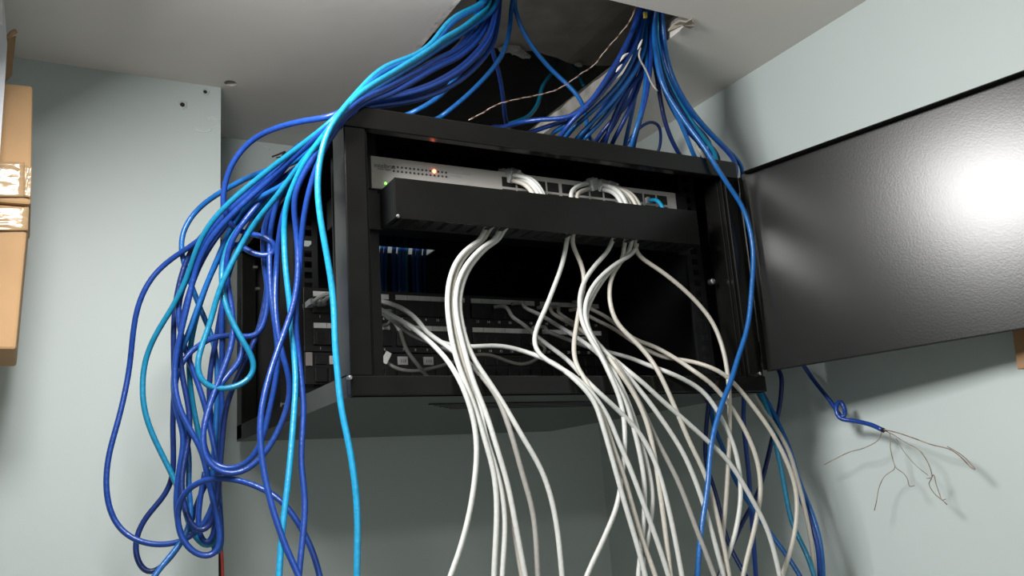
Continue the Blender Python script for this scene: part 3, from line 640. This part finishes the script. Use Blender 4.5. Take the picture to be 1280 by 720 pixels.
bare([(1106, 538), (1112, 541), (1113, 560), (1117, 578), (1119, 585), (1106, 595), (1098, 612), (1096, 625), (1093, 638)])
bare([(1113, 562), (1117, 578), (1120, 585), (1130, 592), (1135, 600), (1136, 608), (1143, 607)])
bare([(1105, 537), (1122, 541), (1140, 547), (1165, 556), (1188, 562), (1205, 575), (1213, 584), (1219, 587)], .0008)
bare([(1184, 558), (1198, 566), (1208, 574), (1219, 586)])
bare([(1105, 538), (1116, 543), (1130, 552), (1148, 562), (1157, 573), (1163, 586), (1165, 597), (1161, 605), (1168, 617), (1180, 627), (1184, 631)], .0006)
bare([(1158, 598), (1164, 598), (1167, 592), (1170, 605), (1174, 616), (1178, 626), (1182, 624)], .0005)
bare([(1120, 548), (1131, 566), (1145, 582), (1160, 594)], .0004)
bm = B(); cyl(bm, atx(1103, 537.5, KX), atx(1106, 538.6, KX)-atx(1103, 537.5, KX), .0031, .002, 12); o = obj('cut_end', bm, 'black_jacket', kc); o['label'] = 'dark cut end'

# ---- grey patch cables
GREY = 'grey patch cables'
def tail_pts(uv, y0, y1): 
    return [(*uv[0], y0)]+[tuple(p) for p in uv[1:-1]]+[(*uv[-1], y1)]
def duct_head(arc, ex, ey=.880):
    "from a switch socket over the duct's back edge, along inside it and out below"
    a = [(u, v) for u, v in arc]
    n = len(a); out = [V(at(*a[0], SY-.004))]
    for i, p in enumerate(a[1:], 1): out.append(at(p[0], p[1], SY-.004-.012*min(i, 2)-.004*(i > 2)))
    e = at(ex[0], ex[1], ey)
    last = out[-1]
    out.append(V((last.x+.004, .872, .325)))
    out.append(V((e.x*.6+last.x*.4, .868, .312)))
    out.append(V((e.x, ey-.004, .302)))
    return out
def G(head, pts, m, label, plug_at=True, r=RG):
    pp = (head or [])+pts
    o, P = cable(pp, m, r, label, GREY, it=8)
    if head and plug_at: plug(o, P[0], (P[3]-P[0]))
    return o, P
A1 = [(641, 219), (656, 221), (668, 229), (677, 241)]; A2 = [(641, 226), (653, 228), (662, 235), (668, 244)]
A3 = [(650, 219), (662, 222), (672, 230), (679, 241)]; A4 = [(646, 223), (658, 225), (667, 232), (673, 243)]
A5 = [(735, 229), (722, 233), (712, 244)]; A6 = [(737, 236), (727, 239), (719, 246)]
A7 = [(752, 231), (766, 234), (775, 240), (782, 250)]; A8 = [(754, 237), (766, 239), (774, 248)]
A9 = [(772, 235), (785, 239), (793, 246), (799, 254)]; A10 = [(763, 233), (778, 237), (788, 244), (794, 253)]; A11 = [(768, 239), (779, 242), (785, 251)]
# four out of the duct's left half
ga = [
 ([(604, 298, .876), (587, 308), (570, 327, .868), (561, 353), (559, 380, .862), (562, 409), (568, 440), (577, 467, .843), (594, 510), (606, 550, .832), (617, 589), (621, 630), (617, 735, .82)], A1, 'grey', 'leftmost grey cable leaving the duct, falling straight to the bottom edge'),
 ([(609, 298, .880), (593, 308), (576, 327, .872), (567, 353), (565, 380, .866), (568, 409), (575, 440), (586, 475, .848), (600, 517), (615, 575, .838), (634, 628), (655, 735, .825)], A2, 'beige', 'second grey cable of the duct cluster, drifting right as it falls'),
 ([(622, 299, .876), (610, 304), (592, 320, .866), (579, 337), (571, 358, .86), (569, 382), (573, 408), (581, 440), (592, 478, .840), (606, 512), (621, 559, .828), (635, 607), (646, 664), (659, 735, .815)], A3, 'grey', 'third grey cable of the duct cluster, brightest of the middle ones'),
 ([(627, 299, .880), (615, 304), (598, 320, .870), (585, 337), (577, 358, .864), (574, 382), (579, 412), (590, 445), (612, 478, .844), (630, 506), (652, 544, .83), (679, 592), (694, 645), (704, 735, .815)], A4, 'grey', 'rightmost grey cable of the left cluster, sweeping furthest right'),
]
for pts, arc, m, lab in ga: G(duct_head(arc, pts[0]), pts, m, lab)
# from the patch panels, left part
PP = PY-.006
G(None, [V((.385, PP, .258)), V((.37, PP-.03, .259)), (440, 369, 1.07), (460, 372, 1.04), (483, 378), (502, 385, .98), (520, 398), (533, 415, .93), (550, 427), (566, 438, .89), (580, 455, .862), (590, 474, .846), (600, 505, .84), (607, 545), (622, 592, .83), (631, 645), (627, 735, .82)], 'grey', 'grey cable entering from behind the left post, topmost of its three')
G(None, [V((.40, PP, .256)), V((.39, PP-.03, .254)), (448, 374, 1.05), (460, 380, 1.02), (480, 389), (500, 400, .96), (517, 411), (537, 427, .90), (553, 443), (567, 462, .85), (580, 487, .838), (592, 525), (596, 562, .83), (589, 630), (574, 690), (558, 735, .82)], 'grey', 'grey cable that curls back left at the bottom of the picture')
G(None, [V((.415, PP, .256)), V((.405, PP-.03, .250)), (449, 384, 1.05), (462, 388, 1.03), (488, 395), (513, 407, .97), (533, 419), (556, 430, .92), (590, 434), (613, 432, .91), (637, 434), (657, 440, .90), (675, 446), (697, 457, .865), (715, 471, .848), (731, 486, .838), (744, 503), (751, 524, .83), (763, 565), (780, 626, .82), (799, 690), (810, 735, .81)], 'grey', 'grey cable running level across the panels, then dropping at mid right')
G(None, [V((.43, PP, .256)), V((.425, PP-.03, .249)), (480, 392, 1.06), (500, 407, 1.0), (517, 420), (540, 429, .95), (565, 440), (588, 455, .87), (605, 474, .847), (620, 493), (637, 536, .833), (652, 589), (667, 645), (673, 735, .82)], 'dim', 'dull grey cable hanging between the left cluster and its outer strand')
# two short ones on the lower panel, with paper flags
o, P = G(None, [V((.405, PP, .212)), V((.407, PP-.02, .210)), (467, 421, 1.10), (473, 438, 1.09), (482, 453, 1.085), (497, 462), (517, 464.5, 1.08), (537, 461), (560, 455, 1.08), (597, 443), (613, 443.5, 1.08), (630, 450), (643, 455), (657, 456, 1.08), (672, 448), (684, 436, 1.09), V((.65, PP-.02, .215)), V((.655, PP, .213))], 'dim', 'dull grey link cable sagging in front of the lower panels, white flag on it', r=.0026)
def flag(parent, u, v, Y, w, h, ang):
    p = at(u, v, Y); ca, sa = math.cos(ang), math.sin(ang)
    bm = B(); q = []
    for dy in (-.0006, .0006):
        for x, z in ((-w, -h), (w, -h), (w, h), (-w, h)): q.append(p+V((x*ca-z*sa, dy, x*sa+z*ca)))
    hexa(bm, [q[0], q[1], q[5], q[4], q[3], q[2], q[6], q[7]]); o = obj('paper_flag', bm, 'label', parent); o['label'] = 'white paper flag'
flag(o, 483, 447, 1.078, .004, .008, -.5)
o, P = G(None, [V((.425, PP, .236)), V((.428, PP-.02, .234)), (490, 390, 1.10), (497, 404, 1.09), (502, 420), (508, 438, 1.07), (520, 453), (533, 470, 1.03), (545, 478, 1.0), V((.50, 1.0, .112))], 'dim', 'dull grey cable slanting down behind the left cluster, white flag near its top', r=.0026)
flag(o, 497, 407, 1.083, .0035, .007, .6)
# out of the duct's right half
Qs = [
 ([(708, 305, .880), (703, 330), (692, 360, .885), (681, 388), (670, 412, .885), (667, 427), (671, 441), (681, 449, .872), (699, 459), (718, 471, .848), (736, 486), (748, 502, .837), (760, 520), (772, 550, .83), (784, 576), (803, 626, .82), (821, 675), (840, 735, .81)], A5, 'grey', 'grey cable leaving the duct right of centre with a sharp bend at the panel'),
 ([(714, 305, .884), (725, 325), (731, 348, .884), (727, 371), (720, 411, .878), (717, 438), (721, 459, .86), (733, 476, .846), (745, 502, .84), (756, 527), (767, 560, .83), (779, 593), (802, 672, .82), (824, 735, .81)], A6, 'beige', 'grey cable leaving the duct and snaking left before it falls, mid right'),
 ([(764, 308, .880), (741, 335), (728, 356, .876), (724, 377), (727, 401, .87), (738, 424), (752, 446, .853), (763, 470, .843), (773, 492), (780, 522, .835), (781, 560), (778, 590, .83), (772, 630), (754, 675), (728, 735, .82)], A8, 'grey', 'grey cable of the right cluster that bends back left at the bottom'),
 ([(796, 312, .880), (767, 332), (742, 356, .874), (731, 382), (732, 403, .868), (744, 429), (758, 457, .85), (768, 476, .842), (781, 500), (792, 535, .834), (802, 578), (806, 610, .828), (804, 660), (797, 735, .82)], A7, 'grey', 'grey cable of the right cluster crossing under the duct from far right'),
 ([(788, 314, .884), (759, 343), (739, 374, .88), (732, 400), (745, 428, .868), (765, 448), (780, 464, .85), (804, 493), (817, 510, .838), (838, 540), (856, 570, .83), (878, 626), (908, 735, .815)], A11, 'grey', 'grey cable slanting from the right cluster toward the bottom right'),
 ([(780, 322, .884), (768, 338), (762, 356, .88), (763, 382), (771, 404, .872), (793, 426), (812, 447, .855), (825, 468, .844), (834, 487), (847, 517, .836), (863, 555), (881, 592, .828), (900, 660), (914, 735, .815)], A10, 'beige', 'grey cable bowing right from the duct, alone over the dark cabinet middle'),
 ([(793, 314, .880), (828, 340, .874), (854, 361), (875, 382, .866), (891, 403), (902, 430, .855), (908, 456), (911, 482, .840), (912, 520), (911, 562, .832), (907, 630), (903, 680, .825), (908, 735, .82)], A9, 'beige', 'grey cable arching furthest right from the duct, falling past the right post'),
]
for pts, arc, m, lab in Qs: G(duct_head(arc, pts[0]), pts, m, lab)
# from the patch panels, right part
def panel_start(u, v, zoff=0):
    p = at(u, v, PP); return [p, p+V((.006, -.022, -.002))]
Sx = [
 ((618, 384), [(640, 396, 1.08), (652, 404, 1.05), (668, 418), (687, 433, .96), (707, 448), (722, 463, .862), (735, 478, .846), (751, 493, .838), (778, 518), (800, 542, .832), (820, 580), (836, 637, .82), (847, 690), (855, 735, .81)], 'grey', 'grey cable crossing the panel diagonally, leftmost of the right panel group'),
 ((640, 380), [(655, 384, 1.09), (674, 393), (694, 405, 1.0), (718, 420), (738, 434, .90), (755, 449), (768, 466, .848), (785, 502), (798, 540, .838), (809, 580), (816, 619, .83), (812, 660), (800, 735, .82)], 'grey', 'grey cable of the right panel group that hangs straightest'),
 ((672, 385), [(690, 391, 1.08), (704, 400), (721, 409, .98), (740, 423), (758, 443, .865), (770, 459, .846), (785, 480), (797, 500, .838), (808, 526), (817, 562, .83), (823, 600), (831, 660, .82), (840, 735, .81)], 'beige', 'grey cable of the right panel group, third from its left'),
 ((684, 385), [(698, 391, 1.08), (714, 402), (731, 414, .98), (745, 427), (762, 445, .865), (774, 460, .847), (800, 504), (818, 544, .836), (847, 600), (870, 660, .82), (898, 735, .81)], 'dim', 'duller grey cable of the right panel group slanting behind the others'),
 ((666, 410), [(684, 414, 1.07), (704, 422), (730, 432, .96), (757, 442), (776, 456, .858), (788, 466, .846), (802, 477, .842), (830, 503, .838), (851, 521), (880, 547, .83), (911, 577), (941, 626, .82), (960, 664), (978, 735, .81)], 'grey', 'long grey cable slanting right from the lower panel to the bottom right'),
 ((716, 378), [(735, 384, 1.08), (754, 394), (772, 407, .99), (793, 424), (817, 433, .92), (849, 451, .872), (866, 463, .847), (878, 471, .842), (892, 482, .840), (922, 521), (945, 570, .83), (951, 611), (945, 652, .825), (926, 735, .82)], 'beige', 'beige grey cable in the upper arch toward the right post'),
 ((712, 388), [(734, 394, 1.08), (767, 411), (804, 435, .95), (828, 446), (865, 452, .87), (888, 459, .849), (907, 469, .842), (937, 502), (971, 551, .83), (994, 607), (996, 645, .825), (990, 682), (974, 735, .82)], 'beige', 'beige grey cable bulging furthest right under the cabinet'),
 ((720, 424), [(740, 432, 1.05), (757, 439, 1.0), (786, 447), (817, 459, .862), (832, 464, .847), (848, 471, .843), (862, 478, .842), (881, 491), (907, 532, .832), (922, 574), (926, 619, .826), (919, 667), (897, 735, .82)], 'grey', 'grey cable arching flat over the cabinet bottom edge at right'),
]
for st, pts, m, lab in Sx: G(panel_start(*st), pts, m, lab, plug_at=False)
# loose bits: clear plugs on the upper panel seen past the left post, blue plug in the switch
for k, (u, v) in enumerate(((392, 377), (404, 377))):
    p = at(u, v, PP-.004)
    o, P = cable([p, p+V((.004, -.016, .004)), p+V((.020, -.030, .006)), p+V((.045, -.035, .002)), p+V((.08, -.02, -.004))], 'grey', .0026, ('left' if k == 0 else 'right')+' grey cable plugged into the first sockets behind the left post', GREY, it=4)
    plug(o, P[0], P[3]-P[0])
p = at(812, 251, SY-.004); o, P = cable([p, p+V((.002, -.014, -.002)), V((p.x+.004, .874, .328)), V((p.x+.002, .872, .31))], 'cyan', .0026, 'short cyan cable plugged into the switch near its right end', it=4)
plug(o, P[0], P[2]-P[0])
# red and black leads in the wall corner
cable([(274.5, 300, YP+.02), (275.5, 420), (274.5, 525, YP+.012), (275.5, 600), (274, 650), (277, 690), (279, 760, YP+.006), V((.236, YP+.01, -1.0)), V((.238, YP+.012, -1.697))], 'red', .0022, 'thin red lead running down the wall corner at left', name='power_lead', it=6)
cable([(277, 300, YP+.025), (276, 480), (275, 600, YP+.02), (275, 680), (275.5, 760, YP+.02), V((.234, YP+.02, -1.0)), V((.236, YP+.03, -1.697))], 'black_jacket', .0020, 'thin black lead beside the red one in the wall corner', name='power_lead', it=6)

# ================================================================== LEFT EDGE: cartons on a shelf
BY0, BY1 = 1.06, 1.20
def carton(uvs, y0, y1, bev=.0025):
    "front face corners as sight points TL, TR, BR, BL, pushed back from y0 to y1"
    f = [at(u, v, y0) for u, v in uvs]; b = [V((p.x, y1, p.z)) for p in f]
    return [f[3], f[2], b[2], b[3], f[0], f[1], b[1], b[0]], f
pts, f = carton([(-90, 75), (41, 107), (39, 251), (-92, 251)], BY0, BY1)
zl = (f[2].z+f[3].z)/2; 
for i in (0, 1, 2, 3): pts[i] = V((pts[i].x, pts[i].y, zl))
ztop = f[1].z
for i in (4, 5, 6, 7): pts[i] = V((pts[i].x, pts[i].y, ztop-(.0 if i in (5, 6) else .004)))
pts2, f2 = carton([(-92, 256), (37, 256), (20, 437), (-105, 437)], BY0+.004, BY1-.02)
zb2 = f2[2].z
for i in (0, 1, 2, 3): pts2[i] = V((pts2[i].x, pts2[i].y, zb2))
for i in (4, 5, 6, 7): pts2[i] = V((pts2[i].x, pts2[i].y, zl-.0008))
def carton_thing(P, label, tape_uv, flap=False):
    lo = min(p.z for p in P); c = sum(P, V())/8
    t = thing('carton', (c.x, c.y, lo), label, 'box')
    bm = B(); hexa(bm, P, .003); obj('box_body', bm, 'card', t)
    for a in tape_uv:
        bm = B(); q = [at(u, v, a[4]) for u, v in a[:4]]
        # crinkled strip
        n = 14; rows = []
        for i in range(n+1):
            l = q[0].lerp(q[3], i/n); r = q[1].lerp(q[2], i/n)
            rows.append([bm.verts.new(l.lerp(r, j/6)+V((0, random.uniform(-.0012, .0006), 0))) for j in range(7)])
        for i in range(n):
            for j in range(6):
                fa = bm.faces.new((rows[i][j], rows[i][j+1], rows[i+1][j+1], rows[i+1][j])); fa.smooth = True
        r = bmesh.ops.extrude_face_region(bm, geom=list(bm.faces))
        for v in [e for e in r['geom'] if isinstance(e, bmesh.types.BMVert)]: v.co.y += .0005
        obj('tape', bm, 'tape', t)
    return t
t = carton_thing(pts, 'upper cardboard carton at the left edge, taped and with a raised flap', [((-20, 201), (31, 203), (30, 246), (-20, 246), BY0-.002), ((31, 207), (40, 209), (38, 247), (30, 246), BY0-.0022)])
bm = B(); q = [at(9, 48, BY0+.02), at(20, 44, BY0+.03), at(15, 92, BY0+.03), at(4, 106, BY0+.02)]
hexa(bm, [q[3], q[2], q[2]+V((0, .004, 0)), q[3]+V((0, .004, 0)), q[0], q[1], q[1]+V((0, .004, 0)), q[0]+V((0, .004, 0))], .0008); o = obj('flap', bm, 'card_dark', t); o['label'] = 'raised dark flap'
bm = B(); tube(bm, [at(9, 49, BY0+.022), at(14, 42, BY0+.024), at(19, 39, BY0+.027)], .0028, 8); o = obj('flap_edge', bm, 'card', t)
pts2c = pts2
carton_thing(pts2c, 'lower cardboard carton at the left edge, tapering towards its bottom', [((-20, 259), (36, 259), (35, 288), (-20, 288), BY0+.0015)])
# grey plastic case leaning in front of the cartons
bm = B(); prof = [(-45, 0), (-45, 220)]
rowL = [(-60, -60), (-60, 0), (-60, 60), (-60, 120), (-60, 180), (-60, 235), (-60, 330), (-60, 437.5)]; rowR = [(3, -60), (5, 0), (9, 55), (6, 105), (2, 160), (-3, 235), (-22, 330), (-26, 437.5)]
yc = BY0-.035; V0 = []
for a, b in zip(rowL, rowR):
    A_, B_ = at(*a, yc), at(*b, yc); V0.append((bm.verts.new(A_), bm.verts.new(B_), bm.verts.new(B_+V((-.002, .028, 0))), bm.verts.new(A_+V((0, .028, 0)))))
for a, b in zip(V0, V0[1:]):
    for k in range(4): fa = bm.faces.new((a[k], a[(k+1) % 4], b[(k+1) % 4], b[k])); 
bm.faces.new(V0[0]); bm.faces.new(V0[-1][::-1])
tc_ = obj('plastic_case', bm, 'case'); tagit(tc_, 'grey plastic case at the far left edge in front of the upper carton', 'case')
bm = B(); A_ = [at(-58, -58, yc-.0012), at(1, -58, yc-.0012), at(3.5, 31, yc-.0012), at(-58, 27, yc-.0012)]; hexa(bm, [A_[3], A_[2], A_[2]+V((0, .002, 0)), A_[3]+V((0, .002, 0)), A_[0], A_[1], A_[1]+V((0, .002, 0)), A_[0]+V((0, .002, 0))], .0006)
obj('front_panel', bm, 'label', tc_)
# shelf that carries them, just beyond the left edge of the view
zs = zb2
sh = thing('wall_shelf', (-.30, 1.15, zs-.02), 'wooden wall shelf under the cartons beyond the left edge', 'shelf')
bm = B(); box(bm, -.60, -.045, 1.00, YP-.0005, zs-.02, zs-.0003, .001); obj('board', bm, 'wood', sh)
for x in (-.5, -.12):
    bm = B(); box(bm, x, x+.02, 1.05, YP-.0005, zs-.035, zs-.02, .001); box(bm, x, x+.02, YP-.012, YP-.0005, zs-.16, zs-.035, .001); obj('bracket', bm, 'rack', sh)
# brown board on the right wall behind the door
a = atx(1271, 405, XR-.006); b = atx(1277, 462, XR-.006)
bm = B(); hexa(bm, [V((XR-.014, b.y-.12, b.z)), V((XR-.0005, b.y-.12, b.z)), V((XR-.0005, b.y, b.z)), V((XR-.014, b.y, b.z)), V((XR-.014, a.y-.12, a.z+.02)), V((XR-.0005, a.y-.12, a.z+.02)), V((XR-.0005, a.y, a.z+.02)), V((XR-.014, a.y, a.z+.02))], .001)
tagit(obj('wall_board', bm, 'wood'), 'brown board on the right wall just below the open door, at the picture edge', 'board')

# ================================================================== LIGHT
def area(name, loc, aim, sx, sy, power, col=(1, .97, .92)):
    l = bpy.data.lights.new(name, 'AREA'); l.shape = 'RECTANGLE'; l.size = sx; l.size_y = sy; l.energy = power; l.color = col
    o = bpy.data.objects.new(name, l); COL.objects.link(o); o.location = V(loc)+V((0, 0, H))
    o.rotation_euler = (V(aim)-V(loc)).to_track_quat('-Z', 'Y').to_euler(); return o
LA, LB = V((.02, -.95, ZC-.03)), V((0, .61, ZC-.092))
area('ceiling_lamp_behind', LA, (.02, -.95, -1), .35, .35, 19)
area('ceiling_lamp_left', LB, (.85, .64, -.50), .24, .22, 10.8, (1, .99, .97))
# the fittings behind the two light sources, both outside the view
lt = thing('ceiling_lamp', (LA.x, LA.y, ZC-.03), 'square ceiling lamp behind the camera', 'lamp')
bm = B(); box(bm, LA.x-.19, LA.x+.19, LA.y-.19, LA.y+.19, ZC-.022, ZC-.0004, .003); obj('housing', bm, 'case', lt)
bm = B()
for a, b, c, d in ((-.19, -.178, -.19, .19), (.178, .19, -.19, .19), (-.178, .178, -.19, -.178), (-.178, .178, .178, .19)): box(bm, LA.x+a, LA.x+b, LA.y+c, LA.y+d, ZC-.036, ZC-.022, .001)
obj('rim', bm, 'label', lt)
lt = thing('ceiling_spotlight', tuple(LB), 'tilted square ceiling spotlight above the pale wall, outside the view', 'lamp')
q = (V((.85, .64, -.50))-LB).to_track_quat('-Z', 'Y').to_matrix().to_4x4(); bm = B(); box(bm, -.13, .13, -.12, .12, .004, .022, .003)
bmesh.ops.transform(bm, matrix=Matrix.Translation(LB) @ q, verts=bm.verts); obj('housing', bm, 'case', lt)
bm = B(); cyl(bm, LB+V((-.01, 0, .016)), (0, 0, 1), .012, .0755, 14); obj('stem', bm, 'case', lt)
w = bpy.data.worlds.new('world'); S.world = w; w.use_nodes = True
w.node_tree.nodes['Background'].inputs['Color'].default_value = (.8, .9, 1, 1); w.node_tree.nodes['Background'].inputs['Strength'].default_value = .1
S.view_settings.view_transform = 'Standard'; S.view_settings.look = 'None'; S.view_settings.exposure = 0; S.view_settings.gamma = 1
S.view_settings.use_curve_mapping = False

for o in bpy.data.objects:
    if '_o' in o: del o['_o']
